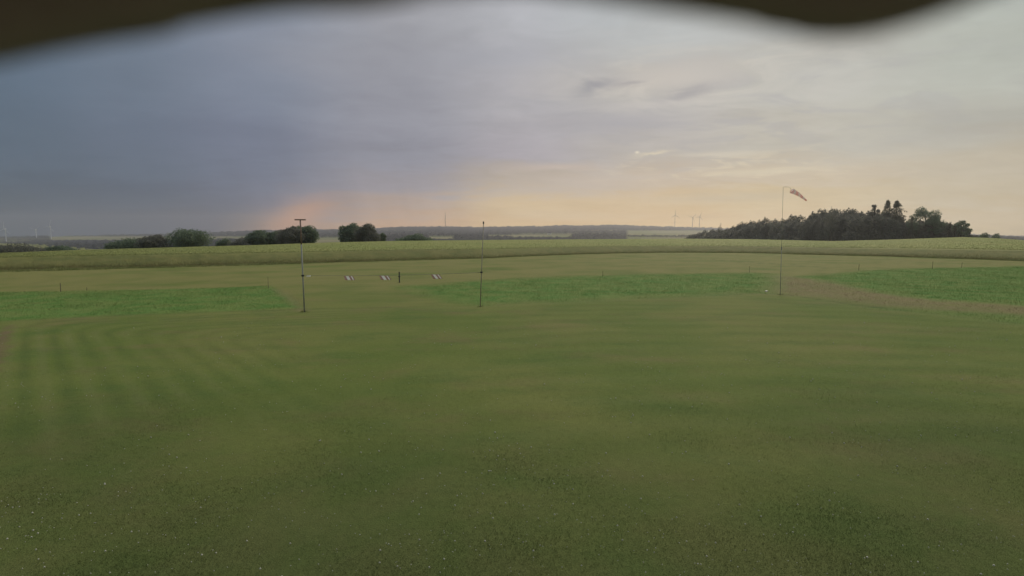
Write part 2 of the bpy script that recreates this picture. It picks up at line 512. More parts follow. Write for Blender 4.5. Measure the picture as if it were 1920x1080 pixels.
def zones(x, y):
    n = fbm(x, y, 3, 4, 0.9)
    n_s = fbm(x, y, 4, 3, 4.0)
    far = y > 18
    lush = sm(sdf(LUSH_L, x, y) + n_s * 0.25, 1.3) * (0.86 + 0.14 * n)
    lush = np.maximum(lush, sm(sdf(LUSH_M, x, y) + n * 0.8 + np.clip((0 - x) / 5, 0, 1.6), 4.0) * 0.9)
    lush = np.maximum(lush, sm(sdf(LUSH_R, x, y) + n * 1.0, 2.5) * 0.95)
    lush = np.maximum(lush, sm(sdf(LUSH_R2, x, y) + n * 0.5, 2.0) * 0.45)
    dry = sm(sdf(DRY_R, x, y) + n * 1.0 + n_s * 0.5, 3.0) * np.clip(0.7 + 0.4 * n_s + .3 * n, 0, 1)
    dry = np.maximum(dry, sm(sdf(DRY_L, x, y) + n_s * 0.2, 0.9) * 0.8)
    near_d = sdf(NEAR, x, y)
    far_m = np.clip((near_d + 1.0) / 14.0 + 0.15 * n, 0, 1) * (near_d > -1) * (1 - lush)
    # tyre and mower edge line round the near lawn
    edge = np.exp(-(near_d / 0.30) ** 2)
    # light fringe where mown grass is lighter just inside the edge line
    soil = sm(sdf(SOIL_L, x, y) + n_s * 0.25, 0.5) * 0.9
    # mowing: concentric passes turning at the far left corner of the lawn
    l0 = gnd(12, 625)[:2]; ld = np.array([-0.9375, 1.0]); ld /= np.hypot(*ld)
    dxl = (x - l0[0]) * ld[1] - (y - l0[1]) * ld[0]
    t0_ = gnd(0, 601)[:2]; td = gnd(900, 573)[:2] - t0_; td /= np.hypot(*td)
    dyt = (x - t0_[0]) * td[1] - (y - t0_[1]) * td[0]
    kk_ = 1.5
    hh_ = np.clip(0.5 + 0.5 * (dyt - dxl) / (2 * kk_), 0, 1)
    dist = dyt * (1 - hh_) + dxl * hh_ - 2 * kk_ * hh_ * (1 - hh_)
    ph = dist + 0.08 * n
    st = np.sin(2 * math.pi * ph / 0.95)
    fade = np.clip((10 - dist) / 5, 0, 1) * np.clip(dist / 0.4, 0, 1) * np.clip((-3 - x) / 8, 0, 1) * np.clip((y - 8) / 6, 0, 1)
    amp = fade * (0.42 + 0.4 * n)
    light = np.clip(st - 0.2, 0, 1) * amp
    dark = np.clip(-st - 0.1, 0, 1) * amp
    # faint long passes right across the lawn and the strip beyond it
    st2 = np.sin(2 * math.pi * (y - 0.12 * x + 0.3 * n) / 2.3) * np.where(y < 40, 0.13, 0.24) * (0.6 + 0.6 * n) * np.clip((y - 12) / 12, 0, 1)
    inn = near_d < 0
    ax, ay = 9.0, -26.0
    rad_ = np.hypot(x - ax, (y - ay) * 0.9) + 0.35 * n
    st3 = np.sin(2 * math.pi * rad_ / 1.9) * 0.20 * inn * np.clip((y - 8) / 5, 0, 1) * np.clip((x + 6) / 8, 0, 1)
    light = np.maximum(light, np.clip(st3, 0, 1)); dark = np.maximum(dark, np.clip(-st3, 0, 1))
    light = np.maximum(light, np.clip(st2, 0, 1) * (1 - lush))
    dark = np.maximum(dark, np.clip(-st2, 0, 1) * (1 - lush))
    dark = np.maximum(dark, edge * np.where(x > 16, 1.0, np.where(x < -8, 0.6, 0.25)) * np.clip(0.8 + 0.4 * n_s, 0, 1))
    light = np.maximum(light, np.exp(-((near_d + 0.7) / 0.5) ** 2) * 0.35)
    # tyre track crossing the strip beyond (seen right of the middle)
    tr0 = gnd(1330, 486)[:2]; tr1 = gnd(1560, 503)[:2]
    v = tr1 - tr0; L = np.hypot(*v)
    s_ = ((x - tr0[0]) * v[0] + (y - tr0[1]) * v[1]) / L
    d_ = abs((x - tr0[0]) * v[1] - (y - tr0[1]) * v[0]) / L
    dark = np.maximum(dark, np.exp(-((d_ - 0.8) / 0.45) ** 2) * (s_ > 0) * (s_ < L) * 0.6)
    return dict(lush=lush, dry=dry, far_mown=far_m, stripe=light, dark_stripe=dark, soil=soil)


# ------------------------------------------------------------------ ground sheet (polar, reaches past the hills)
azs = np.concatenate([np.radians(np.linspace(-180, -56, 40))[:-1], np.radians(np.linspace(-56, 56, 760)), np.radians(np.linspace(56, 180, 40))[1:-1]])
rowpx = np.concatenate([[0.0, 0.6, 2, 4], 4.5 * 960 / np.linspace(960, 24, 500), np.geomspace(190, 5000, 42)])
RR = rowpx
AZ, RG = np.meshgrid(azs, RR, indexing='ij')
GX, GY = np.sin(AZ) * RG, np.cos(AZ) * RG
GZ = ground_z(GX, GY)
GZ = GZ + 0.012 * fbm(GX, GY, 21, 4, 1.7) * np.clip((RG - 3) / 5, 0, 1)
ground = link_mesh('ground', np.stack([GX, GY, GZ], -1).reshape(-1, 3), grid_faces(len(azs), len(RR), True), m_ground, smooth=True)
tag(ground, 'mown grass airfield and the land under the crop', kind='structure')
zz = zones(GX.ravel(), GY.ravel())
for k_, v_ in zz.items(): fattr(ground, k_, v_)


# ------------------------------------------------------------------ generic blade field
def blades(name, x, y, z, h, w, mat, lean=0.35, attrs=True, tips=1):
    n = len(x)
    th = rng.uniform(0, math.pi, n)
    dx, dy = np.cos(th) * w / 2, np.sin(th) * w / 2
    lx, ly = rng.normal(0, lean, n) * h, rng.normal(0, lean, n) * h
    v = np.empty((n, 3, 3))
    v[:, 0] = np.stack([x - dx, y - dy, z - 0.01], -1)
    v[:, 1] = np.stack([x + dx, y + dy, z - 0.01], -1)
    v[:, 2] = np.stack([x + lx, y + ly, z + h], -1)
    o = link_mesh(name, v.reshape(-1, 3), np.arange(3 * n).reshape(-1, 3), mat)
    if attrs:
        zz = zones(x, y)
        for k_, v_ in zz.items(): fattr(o, k_, np.repeat(v_, 3))
    return o


# mown blades close to the camera
N = 260000
u = rng.uniform(-1.12, 1.12, N); Yb = 5.2 / (1 - rng.uniform(0, 0.84, N))
xb = u * Yb
hb = rng.uniform(0.010, 0.028, N) * (1 + 0.4 * fbm(xb, Yb, 31, 3, 1.2))
o = blades('grass', xb, Yb, 0 * xb, hb, 0.004 + 0.0004 * Yb, m_blade, 0.5)
tag(o, 'short mown grass of the near lawn', 'grass', kind='stuff')

# lush unmown strips and dry tufts further out
xs, ys = rng.uniform(-100, 110, 1500000), rng.uniform(26, 88, 1500000)
keep = np.abs(xs) < ys * 1.12
xs, ys = xs[keep], ys[keep]
zz = zones(xs, ys)
dens = np.maximum(zz['lush'], zz['dry'] * 0.45) * np.clip(45 / ys, 0, 1)
keep = rng.uniform(0, 1, len(xs)) < dens
xs, ys = xs[keep], ys[keep]
nt = 45
feet = [gnd(571, 585), gnd(900, 575), gnd(1463, 553), gnd(749, 530)]
xs = np.concatenate([xs] + [f_[0] + rng.normal(0, 0.14, nt) for f_ in feet])
ys = np.concatenate([ys] + [f_[1] + rng.normal(0, 0.14, nt) for f_ in feet])
hh = rng.uniform(0.04, 0.08, len(xs)) * (1 + 0.35 * fbm(xs, ys, 33, 3, 0.8))
hh[-4 * nt:] *= rng.uniform(1.0, 2.2, 4 * nt)
o = blades('tall_grass', xs, ys, 0 * xs, hh, np.full(len(xs), 0.022), m_blade, 0.6)
tag(o, 'lush unmown grass strips and dry tufts beyond the lawn', 'grass', kind='stuff')

# clover flowers
NF = 1500
uf = rng.uniform(-1.08, 1.08, NF * 3); yf = 5.5 / (1 - rng.uniform(0, 0.8, NF * 3))
xf = uf * yf
kk = rng.uniform(-1, 1, NF * 3) < fbm(xf, yf, 41, 3, 0.5) * 1.2 - 0.1
xf, yf = xf[kk][:NF], yf[kk][:NF]
s = rng.uniform(0.006, 0.012, len(xf)) * rng.choice([1, 1, 1, 1.6], len(xf)) * (0.75 + yf * 0.03)
octv = np.array([[1, 0, 0], [0, 1, 0], [-1, 0, 0], [0, -1, 0], [0, 0, 1], [0, 0, -1]], float)
octf = np.array([[0, 1, 4], [1, 2, 4], [2, 3, 4], [3, 0, 4], [1, 0, 5], [2, 1, 5], [3, 2, 5], [0, 3, 5]])
v = octv[None] * s[:, None, None] + np.stack([xf, yf, 0.035 + 0 * xf], -1)[:, None]
f = (octf[None] + 6 * np.arange(len(xf))[:, None, None]).reshape(-1, 3)
m_clover = simple('clover_white', (0.62, 0.60, 0.50), 0.8, (0.45, 0.45, 0.35), 20)
tag(link_mesh('clover_flowers', v.reshape(-1, 3), f, m_clover), 'tiny white clover heads scattered through the mown lawn', 'flowers', kind='stuff')

# ------------------------------------------------------------------ crop field
m_crop, t, b = new_mat('crop_canopy')
g = t.n.new('ShaderNodeNewGeometry'); pos = g.outputs['Position']
nb = t.noise(pos, 0.03, 3); nm = t.noise(pos, 0.35, 5, 0.65); nf_ = t.noise(pos, 2.5, 4, 0.7)
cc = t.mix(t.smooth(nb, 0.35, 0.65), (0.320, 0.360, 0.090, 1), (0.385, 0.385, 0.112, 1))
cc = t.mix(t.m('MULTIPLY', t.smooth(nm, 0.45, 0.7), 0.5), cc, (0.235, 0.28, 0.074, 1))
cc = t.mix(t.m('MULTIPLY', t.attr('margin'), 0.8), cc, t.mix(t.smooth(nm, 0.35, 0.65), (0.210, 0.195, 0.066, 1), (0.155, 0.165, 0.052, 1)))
cc = t.mix(1.0, cc, t.m('ADD', 0.7, t.m('MULTIPLY', nf_, 0.6)), 'MULTIPLY')
t.put(b.inputs['Base Color'], cc); b.inputs['Roughness'].default_value = 0.85
b.inputs['Specular IOR Level'].default_value = 0.2
tr = t.n.new('ShaderNodeBsdfTranslucent'); t.put(tr.inputs[0], cc)
mx = t.n.new('ShaderNodeMixShader'); mx.inputs[0].default_value = 0.2
t.l.new(b.outputs[0], mx.inputs[1]); t.l.new(tr.outputs[0], mx.inputs[2])
t.l.new(mx.outputs[0], t.n['Material Output'].inputs[0])
m_stalk = leaf_mat('crop_stalks', (0.27, 0.245, 0.10), (0.18, 0.19, 0.07), 0.4, 0.6, 0.8)
m_ears = leaf_mat('crop_ears', (0.33, 0.34, 0.12), (0.24, 0.275, 0.085), 0.2, 0.6, 0.8)

CU = np.linspace(-2.3, 2.3, 900)
cpx = 960 + 960 * CU
CT = np.concatenate([[0], np.linspace(0.0006, 0.06, 26), np.linspace(0.07, 1.0, 60), np.linspace(1.01, 1.18, 10)])
UU, TT = np.meshgrid(CU, CT, indexing='ij')
PX = 960 + 960 * UU
wob = 0.9 * fbm(UU * 60, UU * 0, 51, 4, 1.0)
YE = edgeY(PX) + wob; YC = crestY(PX)
CY = YE + 0.9 + (YC - YE) * TT
CX = UU * CY
CZ = ground_z(CX, CY) + CROP_H - 0.12 + 0.05 * fbm(CX, CY, 52, 4, 1.3)
dpt = (YC - YE) * TT                                              # metres behind the front edge
ramp_ = np.clip(dpt / 7.0, 0, 1) ** 0.9
g0 = ground_z(CX, CY)
CZ = g0 - 0.05 + (CZ - g0 + 0.05) * (0.06 + 0.94 * ramp_)
CZ[:, 0] = g0[:, 0] - 0.05
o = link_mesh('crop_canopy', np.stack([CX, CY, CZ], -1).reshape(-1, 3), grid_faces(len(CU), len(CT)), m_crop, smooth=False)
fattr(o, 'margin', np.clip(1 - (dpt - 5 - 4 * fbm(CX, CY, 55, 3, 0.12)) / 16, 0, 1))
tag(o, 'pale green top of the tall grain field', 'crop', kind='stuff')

# stalks and ears along the front of the stand
N = 110000
us = rng.uniform(-1.12, 1.12, N); dep = rng.exponential(3.5, N)
wv = 0.9 * fbm(us * 60, us * 0, 51, 4, 1.0)
pxs = 960 + 960 * us
ysx = edgeY(pxs) + wv + dep + 0.15 * rng.normal(0, 1, N)
xsx = us * ysx
zs = ground_z(xsx, ysx)
hs = CROP_H * rng.uniform(0.72, 1.03, N) * (1 + 0.07 * fbm(xsx, ysx, 53, 3, 0.6))
hs *= (0.08 + 0.92 * np.clip(dep / 7.0, 0, 1) ** 0.9)
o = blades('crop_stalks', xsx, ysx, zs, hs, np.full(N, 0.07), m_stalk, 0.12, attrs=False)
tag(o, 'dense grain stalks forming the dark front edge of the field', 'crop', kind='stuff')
N = 26000
us = rng.uniform(-1.12, 1.12, N); off = rng.normal(-0.4, 0.7, N)
pxs = 960 + 960 * us
ysx = edgeY(pxs) + 0.9 * fbm(us * 60, us * 0, 51, 4, 1.0) + off; xsx = us * ysx
hs = rng.uniform(0.12, 0.55, N) * np.clip(0.6 + 0.7 * fbm(xsx, ysx, 57, 3, 0.4), 0.1, 2)
o = blades('field_margin', xsx, ysx, ground_z(xsx, ysx), hs, np.full(N, 0.09), m_ears, 0.4, attrs=False)
tag(o, 'ragged grass tufts along the foot of the grain field', 'grass', kind='stuff')
# ears: small upright diamonds on top, thinner with distance
N = 90000
us = rng.uniform(-1.1, 1.1, N); tt = 0.06 + 0.94 * rng.uniform(0, 1, N) ** 1.6
pxs = 960 + 960 * us
ye = edgeY(pxs); yc = crestY(pxs)
ysx = ye + 0.7 + (yc - ye) * tt; xsx = us * ysx
zs = ground_z(xsx, ysx) + CROP_H - 0.2
o = blades('crop_ears', xsx, ysx, zs, rng.uniform(0.14, 0.3, N), 0.05 + 0.0006 * ysx, m_ears, 0.35, attrs=False)
tag(o, 'ears standing above the pale top of the grain field', 'crop', kind='stuff')

# ------------------------------------------------------------------ far hills
m_hill, t, b = new_mat('hill_land')
g = t.n.new('ShaderNodeNewGeometry'); pos = g.outputs['Position']
nn = t.noise(pos, 0.012, 4, 0.6)
wood_c = t.mix(nn, (0.026, 0.030, 0.036, 1), (0.046, 0.048, 0.048, 1))
field_c = t.mix(t.smooth(t.noise(pos, 0.003, 2), 0.4, 0.6), (0.19, 0.20, 0.09, 1), (0.27, 0.24, 0.13, 1))
t.put(b.inputs['Base Color'], t.mix(t.attr('field'), wood_c, field_c))
b.inputs['Roughness'].default_value = 0.9; b.inputs['Specular IOR Level'].default_value = 0.1

HU = np.concatenate([np.linspace(-2.2, -1.1, 200)[:-1], np.linspace(-1.1, 1.1, 1500), np.linspace(1.1, 2.2, 200)[1:]])
HYs = np.concatenate([np.geomspace(700, 4000, 190), np.linspace(4050, 4700, 12)])
UU, YY = np.meshgrid(HU, HYs, indexing='ij')
PX = 960 + 960 * UU
c = crestPy(PX) + 3; c = np.maximum(c, 447)
s_ = skyPy(PX)
tt = np.interp(YY, HY, [0, .25, .5, .75, 1.0])
py = c + (s_ - c) * tt
HZ = CAM_H + (448 - py) / 960 * YY
HZ = np.where(YY > 4000, HZ[:, 189:190] - (YY - 4000) * 0.16, HZ)
HZ = np.where(YY < 800, HZ - (800 - YY) * 0.2, HZ)


def box(px, py_, x0, x1, y0, y1, soft=1.0):
    n = 3 * fbm(px / 40, py_ * 0, 61, 3, 1.0)
    dx = np.minimum(px - x0 + n * 3, x1 - px + n * 3) / 6
    dy = np.minimum(py_ - y0, y1 - py_) / soft
    return np.clip(np.minimum(dx, dy) + 0.5, 0, 1)


field = np.zeros_like(PX)
for bx in [(97, 340, 443.6, 451.5), (0, 96, 448.5, 450), (-900, 60, 452, 454), (345, 470, 444, 447), (590, 645, 446, 458), (395, 470, 447, 450),
           (808, 856, 444.5, 450), (920, 958, 442, 446), (968, 1075, 441, 447), (985, 1200, 439.4, 441), (1072, 1120, 433.5, 434.6), (1130, 1165, 432.6, 433.8),
           (1174, 1420, 433, 452), (700, 790, 432.6, 433.6), (480, 560, 440, 443)]:
    field = np.maximum(field, box(PX, py, *bx, 0.7))
hedge = (np.abs(py - (444.5 + (PX - 1180) * 0.004 + 0.6 * fbm(PX / 30, py * 0, 62, 2))) < 0.6) & (PX > 1165) & (PX < 1300)
field = np.where(hedge, 0.2, field)
wood_h = (1 - field) * (9 + 6 * fbm(UU * 400, YY * 0.02, 63, 4, 1.0) + 5 * rng.normal(0, 1, PX.shape) * 0.5)
wood_h = np.maximum(wood_h, 0) * np.clip((YY - 700) / 600, 0.15, 1) * np.where(YY < 4020, 1, 0.3)
ridge = np.exp(-((YY - 4000) / 160) ** 2)
wood_h *= 0.55 + 0.35 * ridge * (fbm(UU * 55, UU * 0, 64, 4) > -0.2)
hills = link_mesh('hills', np.stack([np.clip(UU * YY, -5100, 5100), YY, HZ + wood_h], -1).reshape(-1, 3), grid_faces(len(HU), len(HYs)), m_hill, smooth=False)
fattr(hills, 'field', field)
tag(hills, 'hazy wooded hills with pale fields along the horizon', kind='structure')


def hill_point(px, py_t):
    c0 = max(float(crestPy(px)) + 3, 447); s0 = float(skyPy(px))
    tq = np.clip((py_t - c0) / (s0 - c0), 0, 1)
    y = float(np.interp(tq, [0, .25, .5, .75, 1.0], HY))
    return at(px, py_t, y)


# ------------------------------------------------------------------ trees
m_bark = simple('bark', (0.06, 0.05, 0.04), 0.9, (0.04, 0.033, 0.026), 3)
m_leafA = leaf_mat('leaves_dark', (0.195, 0.195, 0.160), (0.165, 0.170, 0.135), 0.5, 0.05)
m_leafB = leaf_mat('leaves_green', (0.180, 0.230, 0.150), (0.145, 0.195, 0.125), 0.55, 0.12)
m_leafC = leaf_mat('needles', (0.14, 0.14, 0.09), (0.10, 0.105, 0.07), 0.35, 0.5)


def tube(p0, p1, r0, r1, n=7):
    p0, p1 = np.array(p0, float), np.array(p1, float)
    d = p1 - p0; L = np.linalg.norm(d); d /= L
    a_ = np.cross(d, [0, 0, 1.0]); a_ = a_ / np.linalg.norm(a_) if np.linalg.norm(a_) > 1e-3 else np.array([1.0, 0, 0])
    b_ = np.cross(d, a_)
    th = np.linspace(0, 2 * math.pi, n, endpoint=False)
    ring = np.cos(th)[:, None] * a_ + np.sin(th)[:, None] * b_
    v = np.concatenate([p0 + ring * r0, p1 + ring * r1])
    f = [(i, (i + 1) % n, n + (i + 1) % n, n + i) for i in range(n)] + [tuple(range(n - 1, -1, -1)), tuple(range(n, 2 * n))]
    return v, f


def join(parts):
    V, F, o_ = [], [], 0
    for v, f in parts:
        V.append(np.asarray(v, float)); F += [tuple(int(i) + o_ for i in q) for q in f]; o_ += len(v)
    return np.concatenate(V), F


def leaf_cards(c, size, r):
    n = len(c)
    a_ = r.normal(0, 1, (n, 3)); a_ /= np.linalg.norm(a_, axis=1)[:, None]
    b_ = np.cross(a_, r.normal(0, 1, (n, 3))); b_ /= np.linalg.norm(b_, axis=1)[:, None]
    s1 = size * r.uniform(0.5, 1.1, (n, 1)); s2 = s1 * r.uniform(0.5, 0.9, (n, 1))
    v = np.stack([c - a_ * s1, c - b_ * s2, c + a_ * s1, c + b_ * s2], 1).reshape(-1, 3)
    return v, np.arange(4 * n).reshape(-1, 4)


def crown_points(blobs, n, r, shell=0.55):
    vol = np.array([b[3] * b[4] * b[5] for b in blobs]) ** 0.75
    idx = r.choice(len(blobs), n, p=vol / vol.sum())
    B = np.array(blobs)[idx]
    d = r.normal(0, 1, (n, 3)); d /= np.linalg.norm(d, axis=1)[:, None]
    rad = r.uniform(shell ** 3, 1, (n, 1)) ** (1 / 3)
    # ragged outline: the radius varies with the direction
    k = 1 + 0.16 * np.sin(d[:, :1] * 5 + B[:, :1]) + 0.13 * np.sin(d[:, 1:2] * 7 + B[:, 1:2] * 3 + d[:, 2:] * 6)
    return B[:, :3] + d * rad * k * B[:, 3:6]


def broad_blobs(h, w, r, base=0.12, n=16, top=None):
    """crown of clumps in the unit shape of a rounded tree of height h, width w"""
    out = []
    for i in range(n):
        z = r.uniform(base + 0.12, 0.88)
        prof = math.sqrt(max(0.0, 1 - ((z - 0.45) / 0.56) ** 2))
        ph = r.uniform(0, 6.28); rr = r.uniform(0.25, 0.78) * prof * w / 2
        s = r.uniform(0.20, 0.32) * w * 0.62
        out.append((math.cos(ph) * rr, math.sin(ph) * rr, z * h, s, s, min(s * 0.8, (0.98 - z) * h + 0.1 * h)))
    out.append((0, 0, h * 0.52, w * 0.40, w * 0.40, h * 0.46))
    out.append((0, 0, h * 0.52, w * 0.40, w * 0.40, h * 0.46))
    return out


def tree(name, label, cat, px, py_base, py_top, wpx, y, mat, seed, kind='broad', leaves=2600, leaf=0.42, group=None, base=0.08):
    r = np.random.default_rng(seed)
    x = float(at(px, 448, y)[0]); z0 = float(ground_z(x, y))
    top = at(px, py_top, y)[2]
    h = float(top - z0); w = wpx / 960 * y
    root = empty(name, (x, y, z0 - 0.1))
    tag(root, label, cat, group)
    tv = []
    if kind == 'broad':
        bl = broad_blobs(h, w, r, base)
        pts = crown_points(bl, leaves, r)
        tv.append(tube((0, 0, 0), (0.02 * h, 0, h * 0.55), 0.028 * h + 0.05, 0.012 * h, 8))
        for q in range(7):
            bb = bl[q]
            tv.append(tube((0.01 * h, 0, h * r.uniform(0.18, 0.4)), bb[:3], 0.011 * h, 0.004 * h, 5))
    elif kind == 'bush':
        bl = [(r.uniform(-.4, .4) * w, r.uniform(-.25, .25) * w, h * r.uniform(0.25, 0.5), w * .2, w * .2, h * .42) for _ in range(12)]
        bl = [(b[0], b[1], b[2] * (1 - (abs(b[0]) / w) ** 1.5 * 1.2), b[3], b[4], b[5] * (1 - abs(b[0]) / w * 0.8)) for b in bl]
        bl.append((0, 0, h * .45, w * .36, w * .25, h * .5))
        pts = crown_points(bl, leaves, r, 0.3)
        for q in range(5):
            tv.append(tube((r.uniform(-.1, .1) * w, 0, 0), (bl[q][0], bl[q][1], bl[q][2]), 0.08, 0.03, 5))
    elif kind == 'open':           # loose crown in clumps with sky between
        bl = []
        tv.append(tube((0, 0, 0), (0, 0, h * 0.9), 0.02 * h + 0.05, 0.01 * h, 8))
        for q in range(13):
            zq = h * (0.25 + 0.7 * (q / 12)); prof = math.sqrt(max(.08, 1 - ((zq / h - 0.5) / 0.56) ** 2))
            ph = q * 2.4 + r.uniform(-.4, .4); rr = prof * w * 0.36
            c0 = (math.cos(ph) * rr, math.sin(ph) * rr, zq)
            s = w * r.uniform(0.13, 0.22)
            bl.append((*c0, s, s, s * 0.8))
            tv.append(tube((0, 0, zq * 0.75), c0, 0.008 * h, 0.003 * h, 5))
        pts = crown_points(bl, leaves, r, 0.2)
    else:                          # conifer with drooping whorls
        tv.append(tube((0, 0, 0), (0, 0, h * 0.99), 0.018 * h, 0.01, 7))
        P_ = []
        nl = 26
        for q in range(nl):
            zq = h * (0.12 + 0.86 * q / nl); L = w / 2 * (1 - (q / nl) ** 1.9) * r.uniform(0.55, 1.2) + 0.25
            for k in range(6):
                ph = k * 1.047 + q * 0.6 + r.uniform(-.3, .3); L2 = L * r.uniform(0.6, 1.2)
                tip = np.array([math.cos(ph) * L2, math.sin(ph) * L2, zq - L2 * 0.35])
                tv.append(tube((0, 0, zq), tip, 0.05, 0.015, 3))
                m_ = max(3, int(leaves / nl / 6))
                s = r.uniform(0.1, 1, (m_, 1)) ** 0.7
                pts_ = np.array([0, 0, zq]) * (1 - s) + tip * s
                P_.append(pts_ + r.normal(0, 1, (m_, 3)) * [0.28, 0.28, 0.35] - np.array([0, 0, .7]) * s)
        pts = np.concatenate(P_)
    pts = pts[pts[:, 2] > 0.05]
    V, F = join(tv)
    link_mesh('trunk', V, F, m_bark, root)
    v, f = leaf_cards(pts, leaf, r)
    link_mesh('crown', v, f, mat, root)
    return root


# left: hedgerow trees just behind the crest of the grain field
LT = [
    # px, base, top, w px, kind, label
    (20, 474, 456, 90, 'bush', 'low dark bush at the far left edge behind the grain field'),
    (108, 470, 461, 56, 'bush', 'flat low bush between the far left bush and the hedgerow'),
    (236, 466, 446, 66, 'bush', 'leftmost round bush of the hedgerow, sloping down to the left'),
    (285, 464, 442.5, 54, 'broad', 'bushy tree between the leftmost bush and the tall domed tree'),
    (352, 462, 432, 80, 'broad', 'tall domed dark tree, highest of the left hedgerow'),
    (421, 461, 446, 34, 'bush', 'small low bush just right of the tall domed tree'),
    (451, 460, 445, 36, 'bush', 'small low bush just left of the long dense hedge'),
    (485, 459, 433, 44, 'broad', 'left end tree of the long dense hedge'),
    (514, 458, 435, 48, 'broad', 'middle tree of the long dense hedge left of the T-topped mast'),
    (543, 457, 427, 50, 'broad', 'rounded tree right behind the left side of the T-topped mast'),
    (576, 456, 425, 46, 'broad', 'rounded tree directly right of the T-topped mast'),
    (658, 454, 420, 46, 'broad', 'left half of the lone pair of big round trees'),
    (688, 454, 421, 46, 'broad', 'right half of the lone pair of big round trees'),
    (715, 453, 438, 20, 'broad', 'small round tree right of the lone pair'),
    (780, 452, 438, 56, 'bush', 'solitary domed dark bush left of the far radio mast'),
]
for i, (px, pb, pt, w, kd, lab) in enumerate(LT):
    nm = 'bush' if kd == 'bush' else 'deciduous_tree'
    Yt = float(crestY(px)) + 14 + 5 * (i % 3)
    tree(nm, lab, 'bush' if kd == 'bush' else 'tree', px, pb, pt - 1.2, w * 1.08, Yt, m_leafB if i % 3 else m_leafA, 100 + i, kd,
         leaves=12000 if w > 40 else 5000, leaf=0.34, group='hedgerow trees and bushes beyond the grain field', base=0.0)

# right: the dark wood, a closed mass, and the trees one can tell apart on it
woodTop = K((1288, 442), (1300, 437), (1345, 427), (1380, 421), (1400, 413), (1460, 408), (1480, 404), (1510, 404), (1530, 395), (1560, 392), (1600, 395), (1640, 397), (1660, 398), (1690, 408), (1702, 418), (1720, 412), (1760, 414), (1775, 420), (1800, 424), (1812, 432))
woodY = K((1288, 640), (1400, 520), (1500, 430), (1600, 385), (1700, 378), (1812, 372))
r = np.random.default_rng(900)
PV, TVv, TF, toff = [], [], [], 0
px_list = []
p = 1291.0
while p < 1808:
    px_list.append(p)
    p += r.uniform(8, 14) * (0.7 if p < 1400 else 1.0)
for row in range(2):
    for p in px_list:
        p2 = p + r.uniform(-4, 4); yb = float(woodY(p2)) + row * 16 + r.uniform(-5, 5) - (6 if row == 0 else 0)
        if row and p2 > 1795: continue
        x = (p2 - 960) / 960 * yb; z0 = float(ground_z(x, yb))
        topz = CAM_H + (448 - (float(woodTop(p2)) + ((9 if p < 1690 else 4) if row == 0 else 1) + r.uniform(-1.5, 4.5))) / 960 * yb
        h = max(topz - z0, 3.0); w = r.uniform(22, 34) / 960 * yb * (0.95 if p < 1400 else 1.0)
        rr = np.random.default_rng(int(p * 13) + row)
        bl = broad_blobs(h, w, rr, 0.0, 7)
        if row == 0:
            bl += [(rr.uniform(-.5, .5) * w, -0.2 * w, h * rr.uniform(.05, .35), w * .35, w * .3, h * .2) for _ in range(5)]
        n_ = 4500 if row == 0 else 3600
        PV.append(crown_points(bl, n_, rr, 0.8) + [x, yb, z0])
        v, f = tube((x, yb, z0 - .2), (x, yb, z0 + h * .6), 0.3, 0.12, 5)
        TVv.append(v); TF += [tuple(i + toff for i in q) for q in f]; toff += len(v)
pts = np.concatenate(PV)
v, f = leaf_cards(pts, 0.62, r)
wood = link_mesh('wood_crowns', v, f, m_leafA)
tag(wood, 'dense dark wood with closed canopy on the right behind the grain field', 'wood', kind='stuff')
tr_ = link_mesh('wood_trunks', np.concatenate(TVv), TF, m_bark)
tag(tr_, 'trunks inside the dense dark wood', 'wood', kind='stuff')

WT = [
    (1660, 450, 371, 44, 'conifer', 'left of the twin tall conifers rising above the wood', 395, 8000),
    (1677, 450, 372, 66, 'conifer', 'right of the twin tall conifers, with ragged branches on its right side', 390, 11000),
    (1637, 450, 383, 20, 'open', 'thin loose-crowned tree poking up left of the twin conifers', 392, 3000),
    (1733, 448, 394, 60, 'open', 'broad tree with gaps in its crown right of the twin conifers', 366, 9000),
    (1707, 448, 403, 16, 'conifer', 'small pointed spruce between twin conifers and broad gappy tree', 364, 1000),
    (1750, 447, 408, 22, 'open', 'smaller loose tree leaning on the right side of the broad gappy tree', 362, 1300),
    (1763, 447, 420, 11, 'conifer', 'lowest pointed spruce in the group at the right end of the wood', 360, 600),
    (1779, 446, 415, 16, 'conifer', 'pointed tree third from the right end of the wood', 360, 1100),
    (1789, 446, 421, 10, 'conifer', 'narrow spruce just left of the last tree of the wood', 358, 600),
    (1801, 446, 416, 28, 'open', 'last tree at the right end of the wood with a leaning crown', 358, 3500),
    (1556, 452, 391, 28, 'broad', 'rounded treetop bulging highest in the middle of the wood', 384, 2200),
    (1349, 449, 419, 10, 'broad', 'small round treetop standing out on the low left slope of the wood', 560, 900),
    (1845, 446, 435.5, 17, 'broad', 'lone small round tree on the skyline right of the wood', 372, 700),
    (1867, 447, 437, 14, 'broad', 'second lone small tree, farthest right on the skyline', 372, 600),
]
for i, (px, pb, pt, w, kd, lab, yt, nl) in enumerate(WT):
    grp = 'lone trees on the right skyline' if px > 1830 else 'trees standing out of the wood'
    tree('conifer' if kd == 'conifer' else 'deciduous_tree', lab, 'tree', px, pb, pt, w, yt, m_leafC if kd == 'conifer' else (m_leafB if px > 1700 else m_leafA), 300 + i, kd,
         leaves=nl, leaf=0.42 if kd != 'conifer' else 0.30, group=grp, base=0.0)
